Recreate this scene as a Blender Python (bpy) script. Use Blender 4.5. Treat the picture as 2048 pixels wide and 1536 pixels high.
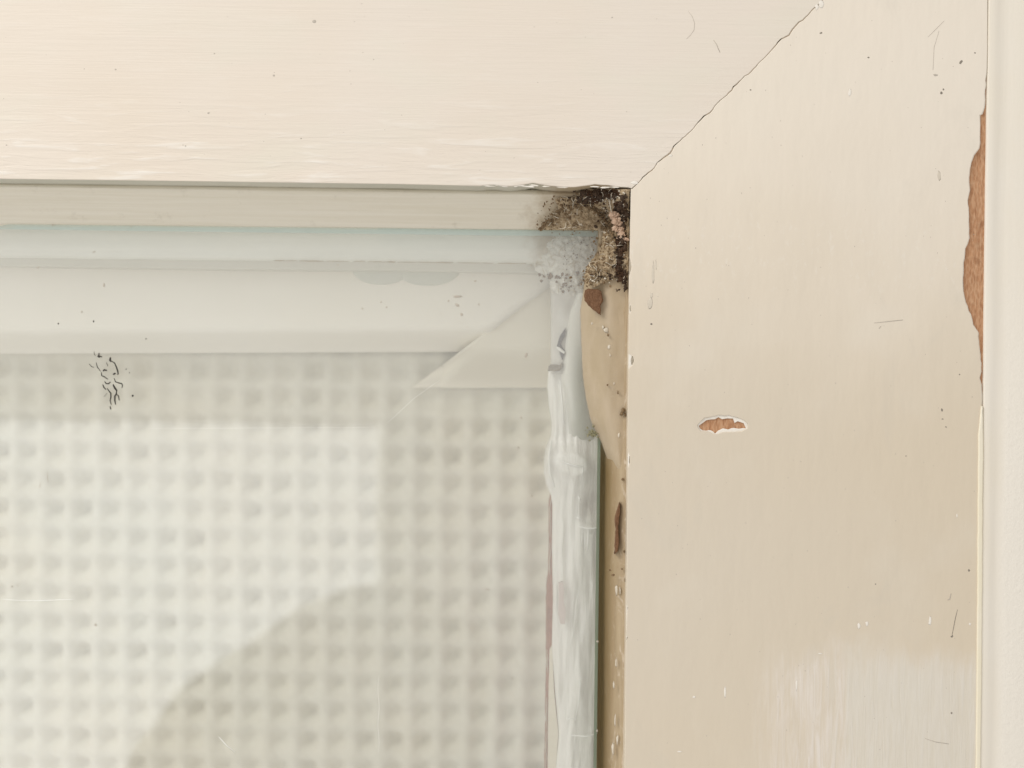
import bpy, bmesh, math, random
import numpy as np
from mathutils import Matrix, Vector, noise
random.seed(7)
S = bpy.context.scene
for o in list(bpy.data.objects): bpy.data.objects.remove(o)

# ---------------------------------------------------------------- camera, world, lamps
D = 0.25                 # camera to the face of the window frame (m)
PX = 0.0001              # one photo pixel on that face (m)
SN = math.sin(0.0125); CN = math.cos(0.0125)      # the camera is held slightly rolled
cd = bpy.data.cameras.new('camera'); cam = bpy.data.objects.new('camera', cd)
S.collection.objects.link(cam); S.camera = cam
cd.sensor_width = 36; cd.lens = 36*D/(2048*PX)
cd.clip_start = 0.005; cd.clip_end = 50
cam.matrix_world = Matrix(((CN, -SN, 0, 0), (0, 0, -1, -D), (SN, CN, 0, 0), (0, 0, 0, 1)))
cd.dof.use_dof = True; cd.dof.focus_distance = D+0.003; cd.dof.aperture_fstop = 12
S.render.resolution_x = 1024; S.render.resolution_y = 768
S.view_settings.view_transform = 'Standard'; S.view_settings.look = 'None'
S.view_settings.exposure = 0; S.view_settings.gamma = 1; S.view_settings.use_curve_mapping = False
w = bpy.data.worlds.new("World"); S.world = w; w.use_nodes = True
w.node_tree.nodes['Background'].inputs[0].default_value = (1.0, 0.973, 0.945, 1)
w.node_tree.nodes['Background'].inputs[1].default_value = 0.67

def area(name, loc, aim, sx, sy, power, col):
    l = bpy.data.lights.new(name, 'AREA'); l.shape = 'RECTANGLE'; l.size = sx; l.size_y = sy
    l.energy = power; l.color = col
    o = bpy.data.objects.new(name, l); S.collection.objects.link(o)
    o.location = loc
    o.rotation_euler = (Vector(aim)-Vector(loc)).to_track_quat('-Z', 'Y').to_euler()
    return o
area('key_lamp', (-0.62, -0.50, 0.62), (0.0, 0, 0), 0.40, 0.40, 4.7, (1.0, 0.982, 0.95))
# two lights added out of view, behind the blind and behind the camera
area('fill_beyond_blind', (-0.10, 0.40, -0.10), (-0.06, 0, -0.05), 0.5, 0.5, 3.0, (0.95, 0.97, 1.0))  # added to brighten the cloth and recess behind the glass
area('reflection_light', (-0.2215, -0.40, -0.1435), (-0.2215, 0, -0.1435), 0.30, 0.24, 0.47, (0.93, 0.96, 1.0))  # added to make the bright reflection low left in the pane

C = S.collection
# ---------------------------------------------------------------- helpers
def W(px, py, d=0.0):
    """photo pixel of the frame face -> world point at depth d behind that face"""
    dx, dy = px-1024, py-768
    k = PX*(D+d)/D
    return ((dx*CN+dy*SN)*k, d, -(-dx*SN+dy*CN)*k)

def setp(o, label=None, cat=None, group=None, kind=None):
    if label: o['label'] = label
    if cat and not kind: kind = 'thing'
    if cat: o['category'] = cat
    if group: o['group'] = group
    if kind: o['kind'] = kind
    return o
def empty(name, loc=(0, 0, 0)):
    o = bpy.data.objects.new(name, None); C.objects.link(o); o.location = loc
    o.empty_display_size = 0.01
    return o
def link(name, me, mat, parent=None):
    o = bpy.data.objects.new(name, me); C.objects.link(o)
    for m in (mat if isinstance(mat, (list, tuple)) else [mat]): me.materials.append(m)
    if parent: o.parent = parent
    return o
def smooth(me):
    me.polygons.foreach_set('use_smooth', [True]*len(me.polygons)); me.update()

def sheet(name, polys, d0, d1, mat, parent=None, bev=0.0, depth_ref=None):
    """filled outline (first) with holes (rest), front face at d0 and back at d1"""
    cu = bpy.data.curves.new('tmp', 'CURVE'); cu.dimensions = '2D'; cu.fill_mode = 'BOTH'
    ref = d0 if depth_ref is None else depth_ref
    for poly in polys:
        sp = cu.splines.new('POLY'); sp.points.add(len(poly)-1); sp.use_cyclic_u = True
        for i, p in enumerate(poly):
            x, y, z = W(p[0], p[1], ref)
            sp.points[i].co = (x, z, 0, 1)
    cu.extrude = max((d1-d0)/2-bev, 1e-6); cu.bevel_depth = bev; cu.bevel_resolution = 2
    cu.offset = -bev
    t = bpy.data.objects.new('tmp', cu); C.objects.link(t)
    bpy.context.view_layer.update()
    me = bpy.data.meshes.new_from_object(t.evaluated_get(bpy.context.evaluated_depsgraph_get()))
    bpy.data.objects.remove(t); bpy.data.curves.remove(cu)
    dm = (d0+d1)/2
    for v in me.vertices: v.co = (v.co.x, dm-v.co.z, v.co.y)
    me.materials.clear()
    me.name = name
    return link(name, me, mat, parent)

def rough(pts, amp, step, closed=False):
    out = []; n = len(pts)
    for i in range(n if closed else n-1):
        a, b = pts[i], pts[(i+1) % n]
        L = math.hypot(b[0]-a[0], b[1]-a[1]); k = max(1, int(L/step))
        for j in range(k):
            t = j/k; am = amp if (j or closed) else amp*0.3
            out.append((a[0]+(b[0]-a[0])*t+random.gauss(0, am), a[1]+(b[1]-a[1])*t+random.gauss(0, am)))
    if not closed: out.append(pts[-1])
    return out
def interp(tab, t):
    if t <= tab[0][0]: return tab[0][1]
    for (a, va), (b, vb) in zip(tab, tab[1:]):
        if t <= b:
            k = (t-a)/(b-a); return va+(vb-va)*k
    return tab[-1][1]
def sm(a, b, x):
    t = min(1, max(0, (x-a)/(b-a))); return t*t*(3-2*t)
def nz(x, y, z=0.0): return noise.noise((x, y, z))

def field(name, grid, mat, parent=None, back=None, mask=None):
    """grid[j][i] = (px, py, depth); closed behind at depth back"""
    ny, nx = len(grid), len(grid[0]); vs = []; fs = []
    for row in grid:
        for (px, py, d) in row: vs.append(W(px, py, d))
    for j in range(ny-1):
        for i in range(nx-1):
            if mask and not mask(grid[j][i][0], grid[j][i][1]): continue
            a = j*nx+i; fs.append((a, a+nx, a+nx+1, a+1))
    if back is not None and not mask:
        ring = [(0, i) for i in range(nx)]+[(j, nx-1) for j in range(1, ny)]+[(ny-1, i) for i in range(nx-2, -1, -1)]+[(j, 0) for j in range(ny-2, 0, -1)]
        b0 = len(vs)
        for (j, i) in ring:
            x, y, z = vs[j*nx+i]; vs.append((x, back, z))
        m = len(ring)
        for k in range(m):
            a = ring[k][0]*nx+ring[k][1]; b = ring[(k+1) % m][0]*nx+ring[(k+1) % m][1]
            fs.append((a, b, b0+(k+1) % m, b0+k))
        fs.append(tuple(b0+k for k in range(m)))
    me = bpy.data.meshes.new(name); me.from_pydata(vs, [], fs)
    bm = bmesh.new(); bm.from_mesh(me)
    if mask: bmesh.ops.delete(bm, geom=[v for v in bm.verts if not v.link_faces], context='VERTS')
    bmesh.ops.recalc_face_normals(bm, faces=bm.faces)
    bm.to_mesh(me); bm.free()
    smooth(me)
    o = link(name, me, mat, parent)
    if back is not None and not mask:
        pass
    return o

class Bits:
    """collects small lumps and threads into one mesh"""
    def __init__(s): s.v = []; s.f = []
    def blob(s, px, py, d, rx, ry, rz=None, ang=0, rag=0.25, n=7):
        """flattened lump, radii in photo pixels (rz is its height)"""
        rz = rz if rz is not None else min(rx, ry)*0.5
        b = len(s.v); cx, cy, cz = W(px, py, d); k = PX
        ca, sa = math.cos(ang), math.sin(ang)
        rr = [1+random.uniform(-rag, rag) for _ in range(n)]
        for (r, h) in ((1.0, 0.0), (0.75, 0.65)):
            for i in range(n):
                t = 2*math.pi*i/n
                x, y = rx*rr[i]*r*math.cos(t), ry*rr[i]*r*math.sin(t)
                s.v.append((cx+(x*ca-y*sa)*k, cy-rz*h*k, cz+(x*sa+y*ca)*k))
        s.v.append((cx, cy-rz*k, cz)); s.v.append((cx, cy+0.2*rz*k, cz))
        for i in range(n):
            j = (i+1) % n
            s.f += [(b+i, b+j, b+n+j, b+n+i), (b+n+i, b+n+j, b+2*n), (b+j, b+i, b+2*n+1)]
    def thread(s, pts, r, taper=True, n=5):
        """pts (px,py,depth), radius in photo pixels"""
        P = [Vector(W(*p)) for p in pts]; b = len(s.v); m = len(P)
        for i, p in enumerate(P):
            t = (P[min(i+1, m-1)]-P[max(i-1, 0)]).normalized()
            a = t.cross(Vector((0, 1, 0)))
            if a.length < 1e-6: a = Vector((1, 0, 0))
            a.normalize(); c = t.cross(a)
            rr = r*PX*((0.35+0.65*math.sin(math.pi*(i+0.5)/m)) if taper else 1)
            for k in range(n):
                q = 2*math.pi*k/n; s.v.append(tuple(p+a*rr*math.cos(q)+c*rr*math.sin(q)))
        for i in range(m-1):
            for k in range(n):
                l = (k+1) % n
                s.f.append((b+i*n+k, b+i*n+l, b+(i+1)*n+l, b+(i+1)*n+k))
        s.f.append(tuple(b+k for k in range(n))); s.f.append(tuple(b+(m-1)*n+k for k in range(n-1, -1, -1)))
    def build(s, name, mat, parent=None):
        me = bpy.data.meshes.new(name); me.from_pydata(s.v, [], s.f)
        bm = bmesh.new(); bm.from_mesh(me); bmesh.ops.recalc_face_normals(bm, faces=bm.faces); bm.to_mesh(me); bm.free()
        smooth(me); return link(name, me, mat, parent)

# ---------------------------------------------------------------- materials
def lin(r, g, b):
    f = lambda c: (c/255/12.92) if c/255 < 0.04045 else ((c/255+0.055)/1.055)**2.4
    return (f(r), f(g), f(b), 1)
class M:
    def __init__(s, name):
        s.m = bpy.data.materials.new(name); s.m.use_nodes = True; s.t = s.m.node_tree; s.n = s.t.nodes
        s.b = s.n['Principled BSDF']; s.tc = s.n.new('ShaderNodeTexCoord')
    def L(s, a, b): s.t.links.new(a, b)
    def map(s, scale, loc=(0, 0, 0), rot=(0, 0, 0)):
        m = s.n.new('ShaderNodeMapping'); m.inputs['Scale'].default_value = scale
        m.inputs['Location'].default_value = loc; m.inputs['Rotation'].default_value = rot
        s.L(s.tc.outputs['Object'], m.inputs[0]); return m.outputs[0]
    def noise(s, scale, detail=4, rough=0.55, dist=0, loc=(0, 0, 0)):
        n = s.n.new('ShaderNodeTexNoise'); n.inputs['Scale'].default_value = 1
        n.inputs['Detail'].default_value = detail; n.inputs['Roughness'].default_value = rough
        n.inputs['Distortion'].default_value = dist
        s.L(s.map(scale if isinstance(scale, tuple) else (scale,)*3, loc), n.inputs['Vector']); return n.outputs['Fac']
    def vor(s, scale, feat='F1'):
        n = s.n.new('ShaderNodeTexVoronoi'); n.feature = feat; n.inputs['Scale'].default_value = 1
        s.L(s.map(scale if isinstance(scale, tuple) else (scale,)*3), n.inputs['Vector']); return n.outputs['Distance']
    def ramp(s, fac, a, b, ca=(0, 0, 0, 1), cb=(1, 1, 1, 1)):
        r = s.n.new('ShaderNodeValToRGB'); e = r.color_ramp.elements
        e[0].position = a; e[0].color = ca; e[1].position = b; e[1].color = cb
        s.L(fac, r.inputs[0]); return r.outputs[0]
    def mix(s, fac, a, b, mode='MIX'):
        m = s.n.new('ShaderNodeMix'); m.data_type = 'RGBA'; m.blend_type = mode
        if isinstance(fac, (int, float)): m.inputs[0].default_value = fac
        else: s.L(fac, m.inputs[0])
        for i, v in ((6, a), (7, b)):
            if isinstance(v, tuple): m.inputs[i].default_value = v
            else: s.L(v, m.inputs[i])
        return m.outputs[2]
    def math(s, op, a, b=0.0, c=None):
        m = s.n.new('ShaderNodeMath'); m.operation = op
        for i, v in enumerate((a, b) if c is None else (a, b, c)):
            if isinstance(v, (int, float)): m.inputs[i].default_value = v
            else: s.L(v, m.inputs[i])
        return m.outputs[0]
    def xyz(s):
        x = s.n.new('ShaderNodeSeparateXYZ'); s.L(s.tc.outputs['Object'], x.inputs[0]); return x.outputs
    def step(s, v, a, b):
        m = s.n.new('ShaderNodeMapRange'); m.interpolation_type = 'SMOOTHSTEP'
        s.L(v, m.inputs[0]); m.inputs[1].default_value = a; m.inputs[2].default_value = b; return m.outputs[0]
    def bump(s, *hs):
        last = None
        for h, st, dist in hs:
            b = s.n.new('ShaderNodeBump'); b.inputs['Strength'].default_value = st; b.inputs['Distance'].default_value = dist
            s.L(h, b.inputs['Height'])
            if last: s.L(last, b.inputs['Normal'])
            last = b.outputs[0]
        s.L(last, s.b.inputs['Normal'])
    def done(s, col, r=0.5, spec=0.4):
        if isinstance(col, tuple): s.b.inputs['Base Color'].default_value = col
        else: s.L(col, s.b.inputs['Base Color'])
        if isinstance(r, (int, float)): s.b.inputs['Roughness'].default_value = r
        else: s.L(r, s.b.inputs['Roughness'])
        s.b.inputs['Specular IOR Level'].default_value = spec
        return s.m

CREAM = (0.80, 0.715, 0.60, 1)
def rail_paint():
    m = M('rail_paint'); z = m.xyz()[2]
    low = m.math('SUBTRACT', 1, m.step(z, W(0, 340)[2], W(0, 150)[2]))
    st = m.noise((25, 200, 1900), 5, 0.6, 0.4); st2 = m.noise((70, 500, 650), 4, 0.6, 0.8)
    fine = m.noise((260, 3000, 7000), 3, 0.6)
    big = m.noise(14, 3)
    blot = m.noise((35, 50, 90), 3, 0.5, 0, (0.3, 0, 0.2))
    c = m.mix(m.ramp(big, 0.35, 0.7), (0.81, 0.715, 0.60, 1), (0.83, 0.755, 0.665, 1))
    c = m.mix(m.math('MULTIPLY', m.ramp(blot, 0.5, 0.72), 0.35), c, (0.78, 0.76, 0.63, 1))
    sk = m.math('MULTIPLY', m.ramp(st2, 0.55, 0.75), m.math('MULTIPLY_ADD', low, 0.75, 0.16))
    c = m.mix(sk, c, (0.91, 0.86, 0.78, 1))
    dk = m.math('MULTIPLY', m.ramp(st, 0.58, 0.76), m.math('MULTIPLY_ADD', low, 0.22, 0.05))
    c = m.mix(dk, c, (0.62, 0.55, 0.46, 1))
    h = m.math('MULTIPLY', st2, m.math('MULTIPLY_ADD', low, 0.9, 0.25))
    m.bump((h, 0.65, 0.0004), (st, 0.42, 0.00016), (fine, 0.3, 0.00003), (m.noise((18, 100, 60), 2), 0.5, 0.0008))
    return m.done(c, m.ramp(st, 0.2, 0.8, (.32,)*3+(1,), (.5,)*3+(1,)), 0.35)
def stile_paint():
    m = M('stile_paint'); x, y, z = m.xyz()
    big = m.noise(9, 3, 0.5, 0, (3, 1, 7)); n2 = m.noise(45, 4); fine = m.noise(2600, 3)
    tan_low = m.mix(m.ramp(big, 0.35, 0.68), (0.725, 0.62, 0.47, 1), (0.715, 0.63, 0.505, 1))
    new = m.mix(m.ramp(big, 0.35, 0.68), (0.86, 0.775, 0.655, 1), (0.86, 0.785, 0.68, 1))  # lighter cream for the upper stile
    z_tone = m.math('ADD', z, m.math('MULTIPLY', m.math('SUBTRACT', m.noise(22, 3), 0.5), 0.05))
    c = m.mix(m.step(z_tone, -0.015, 0.065), tan_low, new)   # tanner low on the stile, lighter cream above
    c = m.mix(m.math('MULTIPLY', m.ramp(n2, 0.55, 0.7), 0.18), c, (0.80, 0.74, 0.63, 1))
    # rubbed, streaky patch low on the stile
    ed = m.noise((150, 100, 90), 4, 0.6, 0.3)
    zz = m.math('ADD', z, m.math('MULTIPLY', m.math('SUBTRACT', ed, 0.5), 0.012))
    xx = m.math('ADD', x, m.math('MULTIPLY', m.math('SUBTRACT', m.noise((400, 100, 40), 3), 0.5), 0.022))
    pa = m.math('SUBTRACT', 1, m.step(zz, W(1700, 1360)[2], W(1700, 1270)[2]))
    pb = m.step(xx, W(1480, 1400)[0], W(1620, 1400)[0])
    patch = m.math('MULTIPLY', pa, pb)
    strk = m.noise((900, 200, 70), 5, 0.65, 1.2)
    core = m.step(xx, W(1640, 1400)[0], W(1720, 1400)[0])
    c = m.mix(m.math('MULTIPLY', patch, m.math('MULTIPLY_ADD', m.ramp(strk, 0.4, 0.65), 0.75, 0.2)), c, (0.82, 0.75, 0.67, 1))
    c = m.mix(m.math('MULTIPLY', m.math('MULTIPLY', patch, core), m.math('MULTIPLY_ADD', n2, 0.5, 0.35)), c, (0.745, 0.70, 0.60, 1))
    # pale crazing near the top of the stile
    cr = m.math('MULTIPLY', m.ramp(m.noise((700, 300, 420), 5, 0.7), 0.56, 0.66),
                m.math('MULTIPLY', m.step(z, W(1500, 640)[2], W(1500, 520)[2]), m.math('SUBTRACT', 1, m.step(z, W(1500, 480)[2], W(1500, 380)[2]))))
    c = m.mix(m.math('MULTIPLY', cr, 0.4), c, (0.86, 0.80, 0.70, 1))
    gr = m.math('MULTIPLY', m.ramp(m.noise((60, 60, 35), 5, 0.65, 1, (5, 5, 5)), 0.58, 0.75), 0.22)
    c = m.mix(gr, c, (0.60, 0.56, 0.48, 1))
    m.bump((m.noise((160, 100, 60), 3), 0.5, 0.0005), (m.noise((900, 200, 50), 4), 0.2, 0.00008), (m.math('MULTIPLY', patch, strk), 0.5, 0.00025), (fine, 0.25, 0.00003))
    return m.done(c, m.math('MULTIPLY_ADD', patch, 0.15, 0.34), 0.38)
def plain(name, c1, c2, sc=300, r=0.55, bump=0.0001, fsc=1500, spec=0.35):
    m = M(name); n = m.noise(sc, 5, 0.6)
    m.bump((m.noise(fsc, 4, 0.65), 0.6, bump))
    return m.done(m.mix(m.ramp(n, 0.35, 0.68), c1, c2), r, spec)
def wood(name, c1, c2, c3, sc=(2600, 800, 420)):
    m = M(name); g = m.noise(sc, 5, 0.7, 1.2); v = m.vor((sc[0]*1.4, 700, sc[2]*2.2)); n = m.noise(500, 4)
    c = m.mix(m.ramp(g, 0.35, 0.7), c1, c2); c = m.mix(m.math('MULTIPLY', m.ramp(v, 0.35, 0.8), 0.5), c, c3)
    c = m.mix(m.math('MULTIPLY', m.ramp(n, 0.55, 0.75), 0.45), c, (c1[0]*0.6, c1[1]*0.55, c1[2]*0.5, 1))
    m.bump((g, 0.8, 0.0002), (v, 0.5, 0.0001)); return m.done(c, 0.75, 0.2)
def bead_paint(name, c1, c2, streak=(25, 300, 1500), grime=(0.42, 0.36, 0.27, 1), g=0.3):
    m = M(name); st = m.noise(streak, 5, 0.6, 0.3); n = m.noise(260, 5, 0.65)
    c = m.mix(m.ramp(st, 0.35, 0.65), c1, c2)
    c = m.mix(m.math('MULTIPLY', m.ramp(n, 0.6, 0.78), g), c, grime)
    x, y, z = m.xyz(); cx, _, cz0 = W(1195, 455, 0.008)
    dd = m.math('SQRT', m.math('ADD', m.math('POWER', m.math('SUBTRACT', x, cx), 2), m.math('POWER', m.math('SUBTRACT', z, cz0), 2)))
    dd = m.math('ADD', dd, m.math('MULTIPLY', m.math('SUBTRACT', m.noise(500, 5, 0.7), 0.5), 0.008))
    c = m.mix(m.math('MULTIPLY', m.math('SUBTRACT', 1, m.step(dd, 0.0085, 0.0165)), 0.75), c, (0.40, 0.29, 0.16, 1))   # stain round the web
    m.bump((st, 0.5, 0.0002), (m.noise(1800, 3), 0.35, 0.00006)); return m.done(c, 0.5, 0.35)
def side_bead():
    m = M('side_bead_paint'); x, y, z = m.xyz(); n = m.noise((900, 300, 60), 5, 0.6, 0.5); n2 = m.noise(420, 5, 0.65); n3 = m.noise((500, 300, 140), 4, 0.7, 1)
    c = m.mix(m.ramp(n, 0.35, 0.65), (0.40, 0.30, 0.185, 1), (0.48, 0.375, 0.24, 1))
    c = m.mix(m.math('MULTIPLY', m.ramp(n3, 0.56, 0.66), 0.6), c, (0.70, 0.60, 0.47, 1))
    c = m.mix(m.math('MULTIPLY', m.ramp(n2, 0.6, 0.72), 0.5), c, (0.36, 0.25, 0.14, 1))
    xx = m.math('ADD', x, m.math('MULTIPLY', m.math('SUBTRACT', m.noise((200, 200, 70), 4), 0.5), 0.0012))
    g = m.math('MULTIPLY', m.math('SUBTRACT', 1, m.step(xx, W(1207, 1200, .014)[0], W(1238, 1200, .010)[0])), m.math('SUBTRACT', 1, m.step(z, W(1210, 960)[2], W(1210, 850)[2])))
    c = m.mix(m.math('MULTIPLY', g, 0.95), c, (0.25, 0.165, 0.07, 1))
    m.bump((n, 0.5, 0.0002), (m.noise(1500, 4), 0.4, 0.0001)); return m.done(c, 0.5, 0.3)
def crust(name, base, mid, dark, amt=0.5, sc=1.0):
    m = M(name)
    a = m.noise(1500*sc, 6, 0.75, 1.5); b = m.noise(700*sc, 5, 0.7, 2.0, (4, 4, 4)); v = m.vor(2300*sc)
    fib = m.noise((900*sc, 900*sc, 3500*sc), 4, 0.7, 3)
    c = m.mix(m.ramp(fib, 0.40, 0.62), mid, base)
    c = m.mix(m.math('MULTIPLY', m.ramp(b, 0.50, 0.64), amt), c, dark)
    c = m.mix(m.math('MULTIPLY', m.ramp(a, 0.60, 0.68), amt), c, (dark[0]*.35, dark[1]*.35, dark[2]*.35, 1))
    m.bump((fib, 0.6, 0.0002), (v, 0.3, 0.00015)); return m.done(c, 0.85, 0.15)
def sealant_mat():
    m = M('sealant_white'); st = m.noise((1900, 600, 120), 5, 0.6, 0.8); n = m.noise((260, 300, 150), 4, 0.6); x, y, z = m.xyz()
    c = m.mix(m.ramp(n, 0.38, 0.66), (0.88, 0.865, 0.82, 1), (0.94, 0.925, 0.89, 1))
    c = m.mix(m.math('MULTIPLY', m.step(m.math('ADD', x, m.math('MULTIPLY', m.math('SUBTRACT', m.noise((150, 200, 60), 4, 0.6, 1), 0.5), 0.006)), W(1142, 1100, .018)[0], W(1192, 1100, .018)[0]), 0.85), c, (0.48, 0.47, 0.39, 1))  # right third darkened in the colour to shade the rounded form
    c = m.mix(m.math('MULTIPLY', m.ramp(st, 0.58, 0.72), 0.5), c, (0.95, 0.95, 0.92, 1))
    hx, _, hz = W(1190, 1015, .0175)
    dd = m.math('SQRT', m.math('ADD', m.math('POWER', m.math('SUBTRACT', x, hx), 2), m.math('MULTIPLY', m.math('POWER', m.math('SUBTRACT', z, hz), 2), 0.5)))
    dd = m.math('ADD', dd, m.math('MULTIPLY', m.math('SUBTRACT', m.noise(300, 4), 0.5), 0.002))
    c = m.mix(m.math('MULTIPLY', m.math('SUBTRACT', 1, m.step(dd, 0.0012, 0.0032)), 0.8), c, (0.42, 0.38, 0.31, 1))   # greyed hollow
    m.bump((st, 0.8, 0.0004), (m.noise(900, 4), 0.4, 0.00015)); return m.done(c, 0.16, 0.75)
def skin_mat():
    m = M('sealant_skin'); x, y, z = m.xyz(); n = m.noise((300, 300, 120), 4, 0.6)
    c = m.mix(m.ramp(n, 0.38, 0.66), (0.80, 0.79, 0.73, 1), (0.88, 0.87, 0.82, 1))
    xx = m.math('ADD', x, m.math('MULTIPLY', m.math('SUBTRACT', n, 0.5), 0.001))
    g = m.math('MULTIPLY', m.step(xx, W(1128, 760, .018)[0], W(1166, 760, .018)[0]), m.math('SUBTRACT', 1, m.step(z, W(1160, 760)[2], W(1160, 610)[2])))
    c = m.mix(g, c, (0.33, 0.34, 0.26, 1))       # olive gradient paints the shadow band beside the filler
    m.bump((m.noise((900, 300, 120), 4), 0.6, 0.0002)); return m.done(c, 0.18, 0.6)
def glass_mat():
    m = bpy.data.materials.new('pane_glass'); m.use_nodes = True; t = m.node_tree; n = t.nodes; n.clear()
    out = n.new('ShaderNodeOutputMaterial'); tr = n.new('ShaderNodeBsdfTransparent'); gl = n.new('ShaderNodeBsdfGlossy')
    fr = n.new('ShaderNodeFresnel'); mx = n.new('ShaderNodeMixShader'); tc = n.new('ShaderNodeTexCoord')
    fr.inputs[0].default_value = 1.5; tr.inputs[0].default_value = (0.991, 0.995, 0.984, 1)
    gl.inputs['Roughness'].default_value = 0.012; gl.inputs[0].default_value = (1, 1, 1, 1)
    # leaving the pane must reflect no more than entering it (the rays are not bent)
    ge = n.new('ShaderNodeNewGeometry'); io = n.new('ShaderNodeMapRange')
    io.inputs[3].default_value = 1.5; io.inputs[4].default_value = 1/1.5
    t.links.new(ge.outputs['Backfacing'], io.inputs[0]); t.links.new(io.outputs[0], fr.inputs[0])
    ns = n.new('ShaderNodeTexNoise'); ns.inputs['Scale'].default_value = 60; ns.inputs['Detail'].default_value = 1
    bp = n.new('ShaderNodeBump'); bp.inputs['Strength'].default_value = 0.06; bp.inputs['Distance'].default_value = 0.0004
    t.links.new(tc.outputs['Object'], ns.inputs['Vector']); t.links.new(ns.outputs['Fac'], bp.inputs['Height'])
    t.links.new(bp.outputs[0], gl.inputs['Normal'])
    t.links.new(fr.outputs[0], mx.inputs[0]); t.links.new(tr.outputs[0], mx.inputs[1]); t.links.new(gl.outputs[0], mx.inputs[2])
    df = n.new('ShaderNodeBsdfDiffuse'); df.inputs[0].default_value = (0.92, 0.90, 0.86, 1); m2 = n.new('ShaderNodeMixShader')
    n2 = n.new('ShaderNodeTexNoise'); n2.inputs['Scale'].default_value = 18; n2.inputs['Detail'].default_value = 3
    mr = n.new('ShaderNodeMapRange'); mr.inputs[1].default_value = 0.3; mr.inputs[2].default_value = 0.7
    mr.inputs[3].default_value = 0.11; mr.inputs[4].default_value = 0.19
    t.links.new(tc.outputs['Object'], n2.inputs['Vector']); t.links.new(n2.outputs['Fac'], mr.inputs[0]); t.links.new(mr.outputs[0], m2.inputs[0])
    t.links.new(mx.outputs[0], m2.inputs[1]); t.links.new(df.outputs[0], m2.inputs[2])   # pale haze mixed in for the milky reflection veiling the pane
    t.links.new(m2.outputs[0], out.inputs[0]); return m
def edge_mat(name, col, opq):
    m = bpy.data.materials.new(name); m.use_nodes = True; t = m.node_tree; n = t.nodes
    b = n['Principled BSDF']; b.inputs['Base Color'].default_value = col; b.inputs['Roughness'].default_value = 0.25
    tr = n.new('ShaderNodeBsdfTransparent'); tr.inputs[0].default_value = (0.85, 0.95, 0.92, 1)
    mx = n.new('ShaderNodeMixShader'); mx.inputs[0].default_value = opq
    ns = n.new('ShaderNodeTexNoise'); ns.inputs['Scale'].default_value = 900
    tc = n.new('ShaderNodeTexCoord'); t.links.new(tc.outputs['Object'], ns.inputs['Vector'])
    bp = n.new('ShaderNodeBump'); bp.inputs['Distance'].default_value = 0.00005; t.links.new(ns.outputs['Fac'], bp.inputs['Height'])
    t.links.new(bp.outputs[0], b.inputs['Normal'])
    t.links.new(tr.outputs[0], mx.inputs[1]); t.links.new(b.outputs[0], mx.inputs[2])
    t.links.new(mx.outputs[0], n['Material Output'].inputs[0]); return m
def cloth_mat():
    m = M('waffle_cloth'); n = m.noise(28, 3); wv = m.noise((2500, 400, 2500), 3, 0.7)
    c = m.mix(m.ramp(n, 0.35, 0.65), (0.79, 0.75, 0.64, 1), (0.775, 0.76, 0.675, 1))
    m.bump((wv, 0.5, 0.0002)); m.b.inputs['Sheen Weight'].default_value = 0.1
    mat = m.done(c, 0.9, 0.1)
    tl = m.n.new('ShaderNodeBsdfTranslucent'); mx = m.n.new('ShaderNodeMixShader'); mx.inputs[0].default_value = 0.12
    m.L(c, tl.inputs[0]); m.L(m.b.outputs[0], mx.inputs[1]); m.L(tl.outputs[0], mx.inputs[2]); m.L(mx.outputs[0], m.n['Material Output'].inputs[0])
    return mat

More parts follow.
